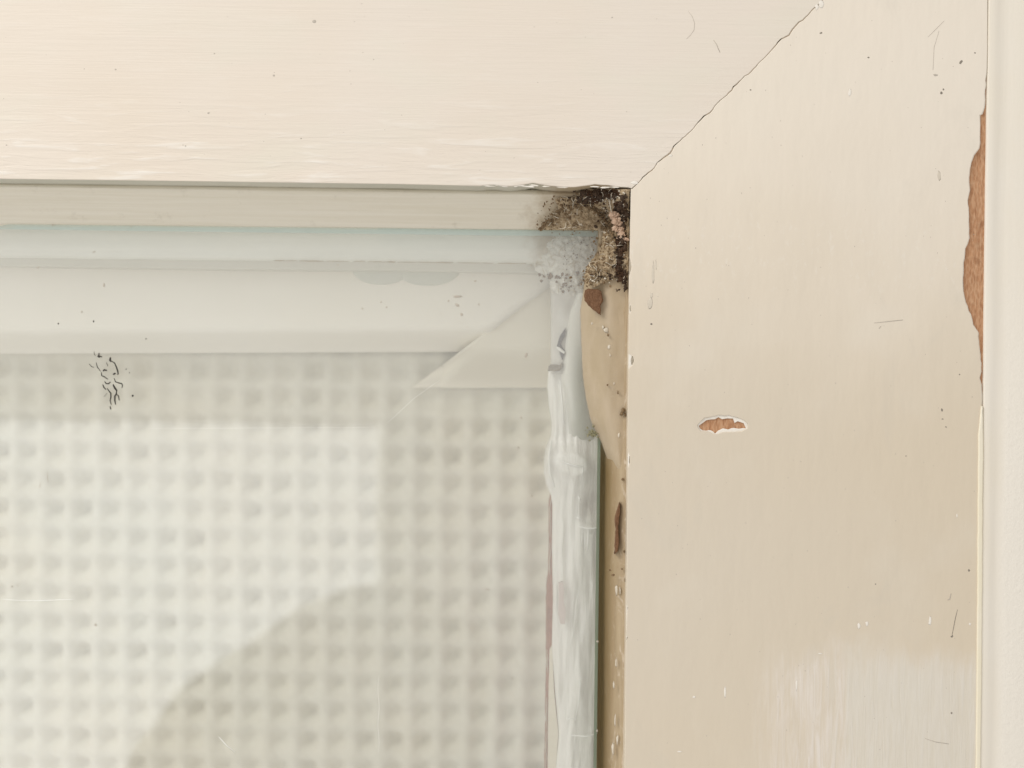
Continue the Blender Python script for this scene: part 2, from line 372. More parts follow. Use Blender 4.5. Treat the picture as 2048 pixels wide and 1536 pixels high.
mt = dict(
 rail=rail_paint(), stile=stile_paint(),
 primer=plain('white_primer', (0.86, 0.80, 0.70, 1), (0.92, 0.87, 0.79, 1), 900),
 soffit=bead_paint('soffit_shade_paint', (0.55, 0.53, 0.44, 1), (0.62, 0.595, 0.50, 1)),  # greyed darker to paint the shade under the rail's lip
 wood=wood('bare_wood', lin(168, 120, 86), lin(204, 156, 118), lin(222, 184, 148), (1900, 800, 330)),
 core=wood('inner_wood', (0.52, 0.43, 0.33, 1), (0.62, 0.53, 0.42, 1), (0.6, 0.5, 0.4, 1)),
 trim=None, glass=glass_mat(), gedge=edge_mat('glass_edge', (0.80, 0.86, 0.84, 1), 0.5),
 gedge2=edge_mat('glass_edge_side_shade', (0.36, 0.42, 0.34, 1), 0.7),  # darker copy paints the shade on the edge facing the groove
 bead=bead_paint('bead_paint', (0.76, 0.70, 0.57, 1), (0.81, 0.755, 0.635, 1)),
 beadside=side_bead(),
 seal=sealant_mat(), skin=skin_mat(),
 filler=bead_paint('tan_filler', (0.46, 0.365, 0.24, 1), (0.52, 0.42, 0.295, 1), (250, 200, 90), (0.64, 0.55, 0.43, 1), 0.7),
 toprail=bead_paint('inner_rail_paint', (0.95, 0.94, 0.89, 1), (0.92, 0.92, 0.87, 1), (15, 300, 700), (0.6, 0.6, 0.54, 1), 0.15),
 grey=bead_paint('grey_spacer', (0.74, 0.72, 0.65, 1), (0.78, 0.76, 0.70, 1), (15, 300, 900), (0.45, 0.44, 0.4, 1), 0.35),
 lobe=plain('lobe_shade', (0.69, 0.70, 0.63, 1), (0.73, 0.73, 0.67, 1), 120),
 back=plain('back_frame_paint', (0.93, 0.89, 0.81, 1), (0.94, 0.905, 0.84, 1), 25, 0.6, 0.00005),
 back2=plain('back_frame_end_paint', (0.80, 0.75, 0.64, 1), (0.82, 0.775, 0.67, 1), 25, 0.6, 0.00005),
 cloth=cloth_mat(),
 webf=crust('dirty_web', lin(200, 182, 153), lin(168, 144, 112), lin(100, 74, 50), 0.66),
 webb=crust('pale_web', (0.96, 0.94, 0.88, 1), (0.90, 0.88, 0.81, 1), (0.52, 0.47, 0.38, 1), 0.14),
 dcrust=crust('dark_crust', lin(96, 72, 52), lin(58, 40, 30), lin(30, 20, 16), 0.8),
 grime=plain('dark_grime', (0.035, 0.022, 0.014, 1), (0.10, 0.06, 0.035, 1), 2500, 0.9),
 grime2=plain('brown_grime', (0.16, 0.10, 0.05, 1), (0.30, 0.21, 0.12, 1), 2500, 0.9),
 grain=plain('pale_grain', (0.62, 0.54, 0.42, 1), (0.74, 0.68, 0.58, 1), 2500, 0.8),
 speck=plain('grey_speck', (0.22, 0.19, 0.15, 1), (0.34, 0.30, 0.25, 1), 2500, 0.8),
 speckl=plain('faint_speck', (0.50, 0.45, 0.38, 1), (0.58, 0.52, 0.44, 1), 2500, 0.8),
 clump=crust('pink_crust', lin(226, 200, 176), lin(200, 168, 142), lin(120, 84, 60), 0.45),
 flake=wood('flake_wood', lin(104, 74, 52), lin(128, 94, 68), lin(146, 112, 86), (2600, 900, 1200)),
 black=plain('black_smear', (0.03, 0.027, 0.022, 1), (0.07, 0.06, 0.05, 1), 2500, 0.5),
 silver=plain('grey_plastic', (0.66, 0.64, 0.60, 1), (0.74, 0.715, 0.67, 1), 200, 0.25, 0.00005, 700, 0.6),
 dark=plain('dark_gap', (0.10, 0.10, 0.11, 1), (0.16, 0.155, 0.17, 1), 900, 0.4),
 white=plain('white_glint', (0.93, 0.93, 0.9, 1), (0.95, 0.95, 0.93, 1), 900, 0.2, spec=0.7),
 yellow=plain('yellowed_paint', (0.87, 0.79, 0.60, 1), (0.88, 0.81, 0.66, 1), 60, 0.45, 0.00004, 900),
 silk=plain('silk', (0.66, 0.58, 0.45, 1), (0.80, 0.73, 0.60, 1), 900, 0.6),
 reflection_blocker=plain('blocker_cloth', (0.30, 0.27, 0.22, 1), (0.34, 0.30, 0.25, 1), 400, 0.9),
)
def trim_paint():
    m = M('trim_paint'); n = m.noise((90, 90, 40), 4); f = m.noise(900, 5, 0.7)
    x, y, z = m.xyz(); a = m.step(x, W(1995, 768)[0], W(2020, 768)[0])
    lo = m.math('SUBTRACT', 1, m.step(z, -0.02, 0.04))
    k = m.math('MULTIPLY', a, m.math('MULTIPLY_ADD', lo, 0.9, 0.15))
    c = m.mix(m.ramp(n, 0.35, 0.65), (0.84, 0.77, 0.65, 1), (0.85, 0.79, 0.69, 1))
    c = m.mix(k, c, (0.87, 0.815, 0.72, 1))
    m.bump((m.math('MULTIPLY', f, k), 0.6, 0.0003), (m.noise((700, 200, 40), 3), 0.3, 0.0002)); return m.done(c, 0.55, 0.3)
mt['trim'] = trim_paint()

# ---------------------------------------------------------------- the window
win = empty('window', (0, 0.02, 0.04))
setp(win, 'cream painted window corner with cracked mitre joint, chipped paint and recessed glass pane', 'window')
win_inv = Matrix.Translation((0, -0.02, -0.04))
def par(o, p=None):
    """parent without moving"""
    p = p or win
    o.parent = p
    o.matrix_parent_inverse = win_inv if p is win else Matrix()
    return o

# mitre crack
mit = [(1264, 377), (1275.5, 367), (1286, 354), (1309, 336), (1315, 325), (1341, 305), (1348, 292), (1382, 262), (1393, 249), (1408, 232), (1420, 225),
       (1434, 207), (1453, 191), (1473, 169), (1489, 152), (1497, 148), (1512, 133), (1536, 108), (1562, 78), (1578, 70), (1585, 59), (1598, 44),
       (1606, 40), (1627, 17), (1637, 10), (1645, 0), (1760, -120), (1960, -320), (2160, -520)]
mitr = rough(mit, 0.5, 7)
def gapw(i): return 0.45+1.5*abs(nz(i*0.13, 3.3))*2
mita = [(p[0]-gapw(i)*0.5, p[1]-gapw(i)*0.5) for i, p in enumerate(mitr)]
mitb = [(p[0]+gapw(i)*0.6, p[1]+gapw(i)*0.6) for i, p in enumerate(mitr)]
low = [(-700, 347), (0, 357.5), (400, 362.5), (800, 368)] + rough([(960, 371.5), (985, 369), (1012, 372.5), (1035, 371), (1052, 368), (1066, 365.5), (1090, 370), (1120, 373), (1150, 374),
       (1172, 371), (1190, 368.5), (1215, 370), (1232, 373), (1256, 375)], 0.5, 9)
rail_poly = low + mita[0:] + [(2160, -700), (-700, -700)]
lowp = [(x, y+(1.2*abs(nz(x*0.03, 1))*2+0.6 if x > 950 else 0.2)) for x, y in low]
rail = sheet('top_rail', [lowp[:-1]+[(1258, 376.5)]+[(p[0]-2.5, p[1]-0.5) for p in mitr]+[(2160, -700), (-700, -700)]], 0.00045, 0.045, mt['soffit'], bev=0.0001)
par(rail)
rc = sheet('paint_coat', [rail_poly], 0.0, 0.00044, mt['rail'], bev=0.00012); par(rc, rail)
# stile
inner = [(1262, 377), (1261, 430), (1259.5, 515), (1262, 524), (1263, 534), (1261, 545), (1258, 552), (1258, 604), (1262, 612), (1262.5, 622), (1257.5, 630),
         (1257, 706), (1266, 713), (1268, 722), (1264, 731), (1257, 738), (1256, 800), (1255, 903), (1260, 912), (1260.5, 925), (1255.5, 937), (1254, 1100),
         (1252.5, 1208), (1257, 1216), (1254, 1224), (1252, 1270), (1256, 1276), (1251.5, 1284), (1250.5, 1400), (1249, 1540), (1244, 2200)]
inner = rough(inner, 0.25, 14)
chip = [(1972.5, 151), (1970.5, 180), (1968.5, 216), (1964, 228), (1959.5, 231), (1960.7, 250), (1960, 275), (1958, 297), (1947.7, 310), (1943, 324), (1940, 339), (1938, 365), (1940, 380), (1935.5, 400),
        (1938, 432), (1938.5, 476), (1930.5, 497), (1926.7, 526), (1925.7, 556), (1926.7, 582), (1931.4, 605), (1941.4, 628.5), (1946.7, 649), (1957, 665), (1958, 690), (1960.7, 710.6),
        (1962.8, 743), (1959, 756), (1962.8, 769), (1964, 800), (1964, 825)]
outer = [(1984.6, -700), (1976.0, 0), (1974.9, 100), (1974.0, 140)] + rough(chip, 0.6, 8) + [(1961, 850), (1959, 900), (1957, 1000), (1955.5, 1200), (1954, 1400), (1952, 1540), (1944, 2200)]
outp = [(x+(1.6*abs(nz(y*0.05, 9))+0.6 if 150 < y < 830 else 0), y) for x, y in outer]
c5 = lambda L: [(1300+x/5.12, 750+y/5.12) for x, y in L]
hole_o = rough(c5([(485, 515), (560, 440), (640, 425), (700, 410), (800, 415), (880, 430), (960, 460), (1005, 500), (1000, 550), (940, 580), (860, 585), (780, 580), (740, 590), (690, 605), (650, 605), (600, 580), (520, 572), (490, 540)]), 0.4, 6, True)
hole_w = rough(c5([(500, 520), (575, 465), (665, 450), (700, 433), (740, 455), (790, 443), (850, 445), (865, 490), (900, 475), (960, 495), (985, 545), (950, 545), (910, 550), (860, 540), (800, 555), (750, 545), (700, 565), (668, 598), (640, 570), (540, 568), (505, 545)]), 0.4, 6, True)
inrp = [(x-0.7*abs(nz(y*0.04, 2))-0.3, y) for x, y in inner]
top_s = [(2160, -500), (2160, -700), (1985, -700)]
mb = mitb[::-1]
edge = [(1264, 377), (1259.5, 600), (1257, 720), (1255.3, 1000), (1252.5, 1270), (1249, 1540), (1244, 2200)]
def stile_poly(mi, inn, out):
    # from top of the mitre down the mitre to the corner, down the inner edge, up the outer edge
    cut = [p for p in mi if p[0] < 1968]
    return cut[1:]+inn+out[::-1][:-2]+[(1976.5, -300), (1975, -335)]
stile = sheet('side_stile', [stile_poly([(p[0]+1.5, p[1]+1) for p in mitr[::-1]], [(x+5, y) for x, y in edge],
        [(1976.5, -300), (1974.3, 0), (1973.5, 300), (1969.5, 450), (1967, 650), (1964.5, 850), (1962, 1000), (1952, 2200)])], 0.00058, 0.045, mt['wood'], bev=0.00005)
par(stile)
pr = sheet('primer_coat', [stile_poly([(p[0]+0.8, p[1]+0.5) for p in mitr[::-1]], edge, outp), hole_w], 0.0003, 0.00057, mt['primer'], bev=0.0001); par(pr, stile)
pc = sheet('paint_coat', [stile_poly(mb, inner, outer), hole_o], 0.0, 0.00029, mt['stile'], bev=0.00012); par(pc, stile)
rt = sheet('paint_return', [[(x+0.9, y) for x, y in edge]+[(x+4.8, y) for x, y in edge[::-1]]], 0.0006, 0.03, mt['stile']); par(rt, stile)
# dark core seen through the crack
core = sheet('joint_spline', [[(1262, 386), (1264, 378), (2000, -360), (2040, -330), (1290, 400)]], 0.00022, 0.04, mt['core'])
par(core, rail)

# recess walls: the rebate behind the face
reb = sheet('rebate', [[(-800, 250), (1400, 285), (1390, 2300), (1262, 2300), (1268, 369), (-800, 342)]], 0.0075, 0.044, mt['bead'], depth_ref=0.0); par(reb)

# top bead, sloping back to the glass
def top_edge(px): return 352.5+px*0.0140
g = []
for k in range(22):
    t = k/21; row = []
    for i in range(150):
        px = -760+i*(1262+760)/149
        y0 = 357+px*0.0146; y1 = 450.5+px*0.0083 if px < 0 else 447+px*0.0105
        d = 0.0052+0.0062*(t**1.1)+0.0018*math.exp(-(t/0.07)**2)+0.0005*math.sin(t*math.pi)
        d += 0.00022*nz(px*0.02, t*6)+0.00008*nz(px*0.1, t*15)
        k0 = 13 if px < 1180 else 13-7*min(1, (px-1180)/70)
        row.append((px, y0+k0*0.55+(y1-y0-k0*0.55)*t, d))
    g.append(row)
tb = field('glazing_bead', g, mt['bead'], back=0.02); par(tb); setp(tb, 'beige painted bead along the top of the glass')
# side bead: rounded face then a groove beside the glass edge
g = []
for j in range(200):
    py = 372+j*(2250-372)/199; row = []
    xr = 1259-(py-375)*0.0085; xl = 1198.5-(py-460)*0.0035
    for i in range(26):
        t = i/25; px = xl+(xr-xl)*t
        gw = sm(0.52, 0.06, t)*sm(760, 900, py)
        d = 0.0088-0.0035*sm(0.3, 1, t)+0.0072*gw+0.00035*nz(px*0.05, py*0.012)+0.00012*nz(px*0.2, py*0.05)
        row.append((px, py, d))
    g.append(row)
sb = field('glazing_bead', g, mt['beadside'], back=0.022); par(sb); setp(sb, 'tan weathered bead down the right side of the glass')
# tan filler lapping over the edge of the glass below the corner
Lf = [(455, 1204), (480, 1203), (500, 1195), (530, 1177), (551, 1171), (590, 1166), (620, 1161), (680, 1163), (750, 1166), (800, 1173), (840, 1182), (865, 1193), (885, 1203), (905, 1210), (935, 1221), (965, 1232), (1000, 1246)]
g = []
for j in range(110):
    py = 530+j*(1000-530)/109; xl = interp(Lf, py)+0.8*nz(py*0.08, 4); row = []
    for i in range(22):
        t = i/21; px = xl+(1254-xl)*t
        d = 0.0118-0.0062*(1-(1-min(1, t*1.5))**2.2)+0.0003*nz(px*0.05, py*0.02, 5)
        if j < 4: d += 0.001*(4-j)/4
        if py > 860: d += 0.0010*sm(860, 1000, py)
        row.append((px, py, d))
    g.append(row)
fl = field('filler', g, mt['filler'], back=0.0135); par(fl); setp(fl, 'tan filler swelling over the glass edge just below the corner')

# glass pane, arrissed edge
def pane():
    f, b = 0.0120, 0.0160; ch = 0.0009
    x1 = W(1203, 768, f)[0]-0.0000; z1 = W(1024, 459, f)[2]
    x0, z0 = -0.20, -0.17
    vs = []; cw = 0.0013; cs = 0.0007
    def ring(y, ix, iz): return [(x0, y, z0), (x1-ix, y, z0), (x1-ix, y, z1-iz), (x0, y, z1-iz)]
    vs = ring(f, cs, cw)+ring(f+0.0006, 0, 0)+ring(b-0.0004, 0, 0)+ring(b, cs*.6, cw*.5)
    me = bpy.data.meshes.new('glass_pane')
    fs = [(0, 1, 2, 3), (12, 15, 14, 13)]; mi = [0, 0]
    for r in range(3):
        for k in range(4):
            l = (k+1) % 4; fs.append((r*4+k, r*4+4+k, r*4+4+l, r*4+l)); mi.append({0: 0, 1: 2, 2: 1, 3: 0}[k])
    me.from_pydata(vs, [], fs)
    o = link('glass_pane', me, [mt['glass'], mt['gedge'], mt['gedge2']])
    for i, p in enumerate(me.polygons): p.material_index = mi[i]
    bm = bmesh.new(); bm.from_mesh(me); bmesh.ops.recalc_face_normals(bm, faces=bm.faces); bm.to_mesh(me); bm.free()
    return o
gp = pane(); par(gp); setp(gp, 'clear greenish glass pane with a black smear on its left side')

# rail and spacer behind the glass
g = []
for k in range(14):
    t = k/13; row = []
    for i in range(160):
        px = -760+i*(1150+760)/159
        y0 = 440+px*0.011; y1 = 514+px*0.0112+0.7*nz(px*0.02, 3)
        d = 0.0170+0.0016*(abs(t-0.45)*1.6)**3+0.00012*nz(px*0.01, t*5)
        if t > 0.86: d -= 0.0003
        row.append((px, y0+(y1-y0)*t, d))
    g.append(row)
tr_ = field('inner_rail', g, mt['toprail'], back=0.0235); par(tr_); setp(tr_, 'whitish inner rail behind the top of the glass')
spp = [(-760, 440), (1104, 450)]+rough([(1102, 549), (1060, 546), (1000, 545), (910, 543), (700, 541), (400, 538), (0, 532), (-400, 528), (-760, 524)], 0.3, 30)
sp = sheet('spacer', [spp], 0.0205, 0.0242, mt['grey'], bev=0.0003); par(sp)
ck = Bits()
px = 548
while px < 1052:
    L = random.uniform(14, 60); yy = lambda x: 515.2+x*0.0112+0.7*nz(x*0.02, 3)
    ck.thread([(x, yy(x)+random.uniform(-.4, .4), 0.0168) for x in np.linspace(px, min(px+L, 1052), 6)], random.uniform(0.8, 1.8))
    px += L+random.choice([0, 0, 3, 8])
par(ck.build('edge_crack', mt['core']), tr_)
# scalloped shadow below the spacer, shaped as two grey lobes
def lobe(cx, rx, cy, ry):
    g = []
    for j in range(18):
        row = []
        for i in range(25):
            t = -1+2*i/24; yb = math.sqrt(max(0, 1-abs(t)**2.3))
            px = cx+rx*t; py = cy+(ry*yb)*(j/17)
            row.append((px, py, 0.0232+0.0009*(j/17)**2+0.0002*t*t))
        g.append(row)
    return field('shadow_lobe', g, mt['lobe'], back=0.0245)
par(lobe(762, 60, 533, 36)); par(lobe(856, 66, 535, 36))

# white sealant squeezed behind the right edge
Ls = [(742, 1097), (770, 1095), (810, 1098), (850, 1104), (872, 1102), (895, 1092), (915, 1088), (945, 1088), (970, 1093), (990, 1102), (1010, 1105), (1100, 1104), (1200, 1106), (1290, 1104), (1380, 1110), (1470, 1118), (1536, 1112), (1700, 1112), (2200, 1110)]
g = []
for j in range(420):
    py = 742+j*(1650-742)/419; xl = interp(Ls, py); row = []
    xr = 1207
    for i in range(34):
        t = i/33; px = xl+(xr-xl)*t
        h = 0.0021*math.sin(math.pi*min(1, t*0.62+0.06))**0.7*(1-0.25*t)
        h += 0.0026*math.exp(-((py-912-30*t)/34)**2)*sm(1.0, 0.5, t)+0.0012*math.exp(-((py-930)/14)**2)*sm(0.15, .5, t)*sm(.9, .6, t)
        h -= 0.0018*math.exp(-((py-1012)/30)**2-((t-0.85)/0.28)**2)
        h += 0.0015*math.exp(-((py-1056)/9)**2)*sm(0.40, 0.75, t)+0.0010*math.exp(-((py-1110)/40)**2)*sm(0.3, 0.6, t)
        h -= 0.0014*math.exp(-((py-845)/60)**2)*sm(0.35, 0.9, t)
        h += 0.00055*nz(px*0.10, py*0.007)+0.0007*nz(px*0.03, py*0.012, 4)+0.00022*nz((px+py*0.15)*0.2, py*0.012, 2)
        h *= sm(0, 0.07, t) if True else 1
        row.append((px, py, 0.0203-min(h, 0.0039)))
    g.append(row)
sl = field('sealant', g, mt['seal'], back=0.0235); par(sl); setp(sl, 'smeared white sealant behind the right edge of the glass')
# tape-like grey length above it, with a dark gap and a glint
g = []
for j in range(60):
    py = 535+j*(748-535)/59; row = []
    for i in range(14):
        t = i/13; px = 1102+(1172-1102)*t
        row.append((px, py, 0.0196-0.0012*math.sin(math.pi*min(1, t*1.05))**0.6+0.0003*nz(px*.04, py*.03)))
    g.append(row)
gs = field('sealant_tape', g, mt['silver'], back=0.0235); par(gs)
dk = sheet('dark_gap', [rough([(1132, 655), (1126, 662), (1120, 672), (1116, 684), (1113, 694), (1117, 700), (1121, 710), (1125, 721), (1128, 712), (1131, 703), (1124, 694), (1121, 688), (1126, 680), (1130, 672)], 0.3, 6, True)],
       0.0176, 0.0182, mt['dark'], bev=0.0001); par(dk, gs)
gl = sheet('glint', [[(1113, 693), (1118, 694), (1131, 704), (1128, 708), (1120, 703), (1114, 698)]], 0.0172, 0.0181, mt['white'], bev=0.0002); par(gl, gs)
dk2 = sheet('torn_end', [rough([(1097, 731), (1101, 729), (1120, 730), (1124, 724), (1123, 736), (1119, 742), (1096, 742)], 0.4, 6, True)], 0.0172, 0.0186, mt['speck'], bev=0.0001); par(dk2, gs)
# pale vertical film in front of tape
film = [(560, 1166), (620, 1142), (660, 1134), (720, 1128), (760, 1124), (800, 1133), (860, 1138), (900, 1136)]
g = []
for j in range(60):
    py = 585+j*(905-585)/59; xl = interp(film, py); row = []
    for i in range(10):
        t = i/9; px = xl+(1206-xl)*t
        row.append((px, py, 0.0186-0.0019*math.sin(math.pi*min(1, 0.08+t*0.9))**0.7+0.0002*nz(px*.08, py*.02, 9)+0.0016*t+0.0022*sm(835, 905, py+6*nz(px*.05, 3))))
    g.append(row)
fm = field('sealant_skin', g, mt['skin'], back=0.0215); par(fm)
for pts, r in (([(1122, 921, .0163), (1135, 927, .0161), (1150, 931, .0161), (1168, 934, .0162)], 1.6), ([(1166, 934, .0162), (1165, 945, .0163), (1163, 952, .0164)], 1.4), ([(1136, 932, .0162), (1137, 948, .0163), (1135, 958, .0164)], 1.0),
               ([(1156, 1052, .0164), (1170, 1056, .0162), (1186, 1057, .0162), (1200, 1054, .0163)], 1.7), ([(1165, 1058, .0163), (1164, 1075, .0163), (1163, 1090, .0165)], 1.0), ([(1170, 1058, .0163), (1170, 1078, .0163), (1169, 1098, .0165)], 1.2),
               ([(1176, 1058, .0162), (1176, 1080, .0162), (1174, 1102, .0164)], 2.0), ([(1103, 880, .0166), (1098, 910, .0164), (1099, 945, .0164), (1110, 975, .0166)], 2.0), ([(1157, 992, .0163), (1160, 1002, .0163)], 3.2),
               ([(1153, 1033, .0164), (1163, 1038, .0164)], 2.2), ([(1146, 1270, .0164), (1152, 1210, .0163), (1158, 1175, .0165)], 1.1), ([(1140, 1300, .0165), (1150, 1240, .0164)], 0.8), ([(1150, 1440, .0164), (1158, 1400, .0163), (1160, 1360, .0165)], 1.3),
               ([(1134, 1436, .0164), (1152, 1440, .0164)], 1.6), ([(1140, 1470, .0164), (1172, 1473, .0163), (1196, 1466, .0164)], 1.4), ([(1120, 760, .0166), (1124, 800, .0165), (1128, 850, .0166)], 2.4)):
    rdg = Bits(); rdg.thread(pts, r); par(rdg.build('highlight_ridge', mt['white']), sl)  # white threads laid on the sealant as its wet highlights
# wood of the inner edge, seen as a sliver left of the sealant
wl = rough([(1103, 985), (1099.5, 1010), (1099.5, 1100), (1098, 1155), (1094.5, 1180), (1094, 1240), (1093.5, 1300), (1095, 1340), (1092.5, 1400), (1092, 1470), (1090.5, 1536), (1090, 1700)], 0.4, 10)
ws = sheet('inner_stile_edge', [wl+[(1150, 1700), (1150, 985)]], 0.0212, 0.030, wood('aged_wood', lin(138, 84, 58), lin(160, 102, 72), lin(176, 120, 88)), bev=0.0001); par(ws)
dkl = Bits()
for a, b in ((985, 1075), (1085, 1150), (1300, 1345), (1395, 1460), (1462, 1540)):
    dkl.thread([(interp([(p[1], p[0]) for p in wl], y)+0.6+random.uniform(-.5, .5), y, 0.0209) for y in np.linspace(a, b, 9)], 1.2)
par(dkl.build('dark_edge', mt['core']), ws)
tans = sheet('tan_film', [rough([(1099, 1300), (1104, 1290), (1108, 1380), (1117, 1470), (1112, 1536), (1110, 1660), (1095, 1660), (1096, 1450)], 0.2, 20, True)], 0.0207, 0.0214, mt['bead'], bev=0.0001); par(tans)
pk = sheet('pink_stain', [rough([(1117, 1165), (1126, 1163), (1129, 1180), (1128, 1205), (1132, 1222), (1130, 1248), (1121, 1248), (1116, 1230), (1118, 1200)], 0.4, 6, True)], 0.01655, 0.0176,
       plain('pink_film', (0.66, 0.56, 0.53, 1), (0.70, 0.61, 0.58, 1), 300, 0.4), bev=0.00005); par(pk, sl)

# frame behind, with its own mitre
g = []
for j in range(60):
    py = 430+(706-430)*j/59
    R_ = 1122 if py < 556 else 1122-(py-556)*(1122-930)/(706-556)
    row = []
    for i in range(60):
        t = i/59; px = -760+(R_+760)*t
        yy = py-(px-400)*0.004*(1 if py > 600 else 0)
        row.append((px, yy, 0.0243+0.0075*sm(652, 712, py)**1.3+0.00006*nz(px*.01, py*.03)))
    g.append(row)
b1 = field('back_rail', g, mt['back'], back=0.0325); par(b1); setp(b1, 'pale cream back rail seen through the glass')
g = []
for j in range(40):
    py = 552+(776-552)*j/39; row = []
    L_ = 1122-(py-556)*(1122-930)/(706-556)-14
    for i in range(30):
        t = i/29; px = L_+(1240-L_)*t
        row.append((px, py, 0.0250+0.0076*sm(690, 776, py)+0.004*sm(0.12, 0, t)*sm(690, 740, py)))
    g.append(row)
b2 = field('back_stile_end', g, mt['back2'], back=0.0326); par(b2)
setp(b2, 'darker mitred end piece of the back frame')
bw = sheet('back_stile', [[(1150, 500), (1330, 500), (1330, 2100), (1108, 2100), (1108, 600)]], 0.0235, 0.046, mt['back2']); par(bw)

# ---------------------------------------------------------------- marks on the glass
s8 = lambda L: [(100+x/6.827, 640+y/6.827) for x, y in L]
sm_ = Bits()
def stroke(L, r, B=sm_, d=0.0119):
    B.thread([(p[0], p[1], d) for p in s8(L)], r)
stroke([(600, 430), (605, 470), (625, 490)], 0.6); stroke([(670, 450), (665, 490), (710, 505)], 1.7); stroke([(655, 490), (680, 505)], 3.0)
stroke([(825, 510), (820, 550), (835, 570)], 2.3); stroke([(835, 560), (880, 585), (905, 640), (925, 700), (930, 740), (915, 745)], 1.5)
stroke([(860, 745), (880, 735), (895, 725)], 2.0); stroke([(535, 600), (570, 640), (600, 645)], 0.8); stroke([(630, 580), (645, 640), (690, 700)], 0.9)
stroke([(725, 700), (740, 680), (775, 690)], 2.2); stroke([(700, 715), (705, 760), (740, 775), (790, 810)], 1.3); stroke([(745, 840), (770, 870), (800, 870), (825, 845)], 1.6)
stroke([(720, 880), (735, 920), (765, 950)], 1.4); stroke([(780, 930), (805, 970), (830, 1000), (830, 1060), (820, 1100), (838, 1160)], 1.4)
stroke([(875, 795), (895, 845), (940, 860), (980, 870), (990, 895), (980, 930)], 1.4); stroke([(860, 880), (885, 930), (915, 970)], 2.1)
stroke([(910, 970), (905, 1010), (885, 1040), (885, 1100), (895, 1155)], 1.7); stroke([(900, 1010), (935, 1035), (945, 1100)], 1.2)
stroke([(735, 1050), (780, 1000)], 0.5); stroke([(820, 1180), (830, 1220)], 1.5); stroke([(770, 580), (790, 630)], 0.8)
for (x, y, r) in ((1130, 1035, 2), (1040, 670, 1.3), (1085, 720, 1), (595, 20, 1.8), (115, 50, 1.6), (1310, 258, 1.2)):
    p = s8([(x, y)])[0]; sm_.blob(p[0], p[1], 0.0119, r, r*1.3, 0.6)
par(sm_.build('black_smear', mt['black']), gp)
gm = Bits()
for (x, y, a, b, an) in ((914, 593, 9, 2.5, .1), (915, 610, 5, 3, -.5), (897, 602, 2, 2, 0), (923, 629, 3, 2.5, 0), (958, 609, 2, 2, 0), (950, 562, 2.5, 2, 0), (762, 604, 1.8, 1.8, 0), (773, 614, 1.6, 2, 0),
         (725, 617, 2, 2, 0), (1052, 711, 2.5, 5, -.4), (1042, 835, 2, 3, .3), (1036, 895, 2.5, 2, -.3), (1064, 991, 2, 2, 0), (975, 1179, 6, 1.3, -.05), (1024, 1356, 1.6, 1.6, 0), (191, 1250, 2.6, 2.6, 0), (24, 1173, 2, 2, 0),
         (35, 1171, 1.5, 1.5, 0), (106, 450, 2.4, 2, 0), (188, 504, 4, 1.3, .2), (262, 453, 1.6, 1.4, 0), (76, 535, 2.2, 2, 0), (163, 624, 2, 2, 0), (187, 643, 2, 1.5, 0), (117, 647, 1.3, 2, 0), (293, 678, 1.5, 1, 0),
         (208, 570, 2, 4, 0), (1062, 531, 2, 2, 0), (1195, 1283, 2.3, 2.6, 0), (1194, 1462, 2, 3, 0), (676, 530, 2, 1.5, 0), (95, 955, .8, 12, .1), (80, 970, .7, 7, -.3)):
    gm.blob(x, y, 0.0119, a, b, 0.5, an)
for k in range(90):
    x, y = random.uniform(0, 1090), random.uniform(560, 1536); r = random.uniform(0.3, 0.9); gm.blob(x, y, 0.0119, r, r, 0.3)
for k in range(60):
    x, y = random.gauss(930, 60), random.gauss(600, 45); r = random.uniform(0.3, 1.0)
    if y > 550: gm.blob(x, y, 0.0119, r, r, 0.3)
o = gm.build('dust_specks', mt['speckl']); par(o, gp); setp(o, kind='stuff')
for pts, r in (([(x, 1198+2*math.sin(x*.03)+x*0.02, 0.0119) for x in range(5, 155, 12)], 0.7), ([(438, 1474, .0119), (452, 1490, .0119), (470, 1504, .0119)], 0.8),
               ([(757+1.5*math.sin(y*.09), y, .0119) for y in range(1350, 1510, 12)], 0.25), ([(300, 857, .0119), (520, 856, .0119), (750, 855, .0119)], 0.2),  # the level thread draws the top edge of the bright reflection
               ([(880, 760, .0119), (830, 795, .0119), (776, 845, .0119)], 0.25)):
    scm = Bits(); scm.thread(pts, r); par(scm.build('scratch_and_reflection_edge', mt['white']), gp)

# ---------------------------------------------------------------- specks, scratches and pits on the painted frame
fs_, ff = Bits(), Bits()
def onrail(x, y): return y < 355 and (x < 1262 or (x-1262) < (377-y)*1.02-12)
rs, rf, st_, sf = Bits(), Bits(), Bits(), Bits()
for (x, y, r) in ((548, 151, 2.4), (429, 107, 1.8), (417, 226, 2.4), (366, 290, 1.4), (371, 292, 1.8), (602, 277, 1.8), (629, 43, 4), (13, 290, 2), (747, 119, 1.2), (1224, 35, 2), (960, 340, 1), (231, 139, 2.0)):
    rf.blob(x, y, 0, r, r*.8, 0.35)
rf.thread([(1427, 80, 0), (1433, 89, 0), (1440, 105, 0)], 0.9); rf.thread([(1376, 22, 0), (1384, 32, 0), (1389, 46, 0), (1388, 60, 0), (1381, 70, 0), (1373, 78, 0)], 0.55)
for k in range(60):
    x, y = random.uniform(0, 1500), random.uniform(5, 345)
    if onrail(x, y): r = random.uniform(0.3, 0.8); rf.blob(x, y, 0, r*1.6, r, 0.2)
o = rf.build('dirt_specks', mt['speckl']); par(o, rail); setp(o, kind='stuff')
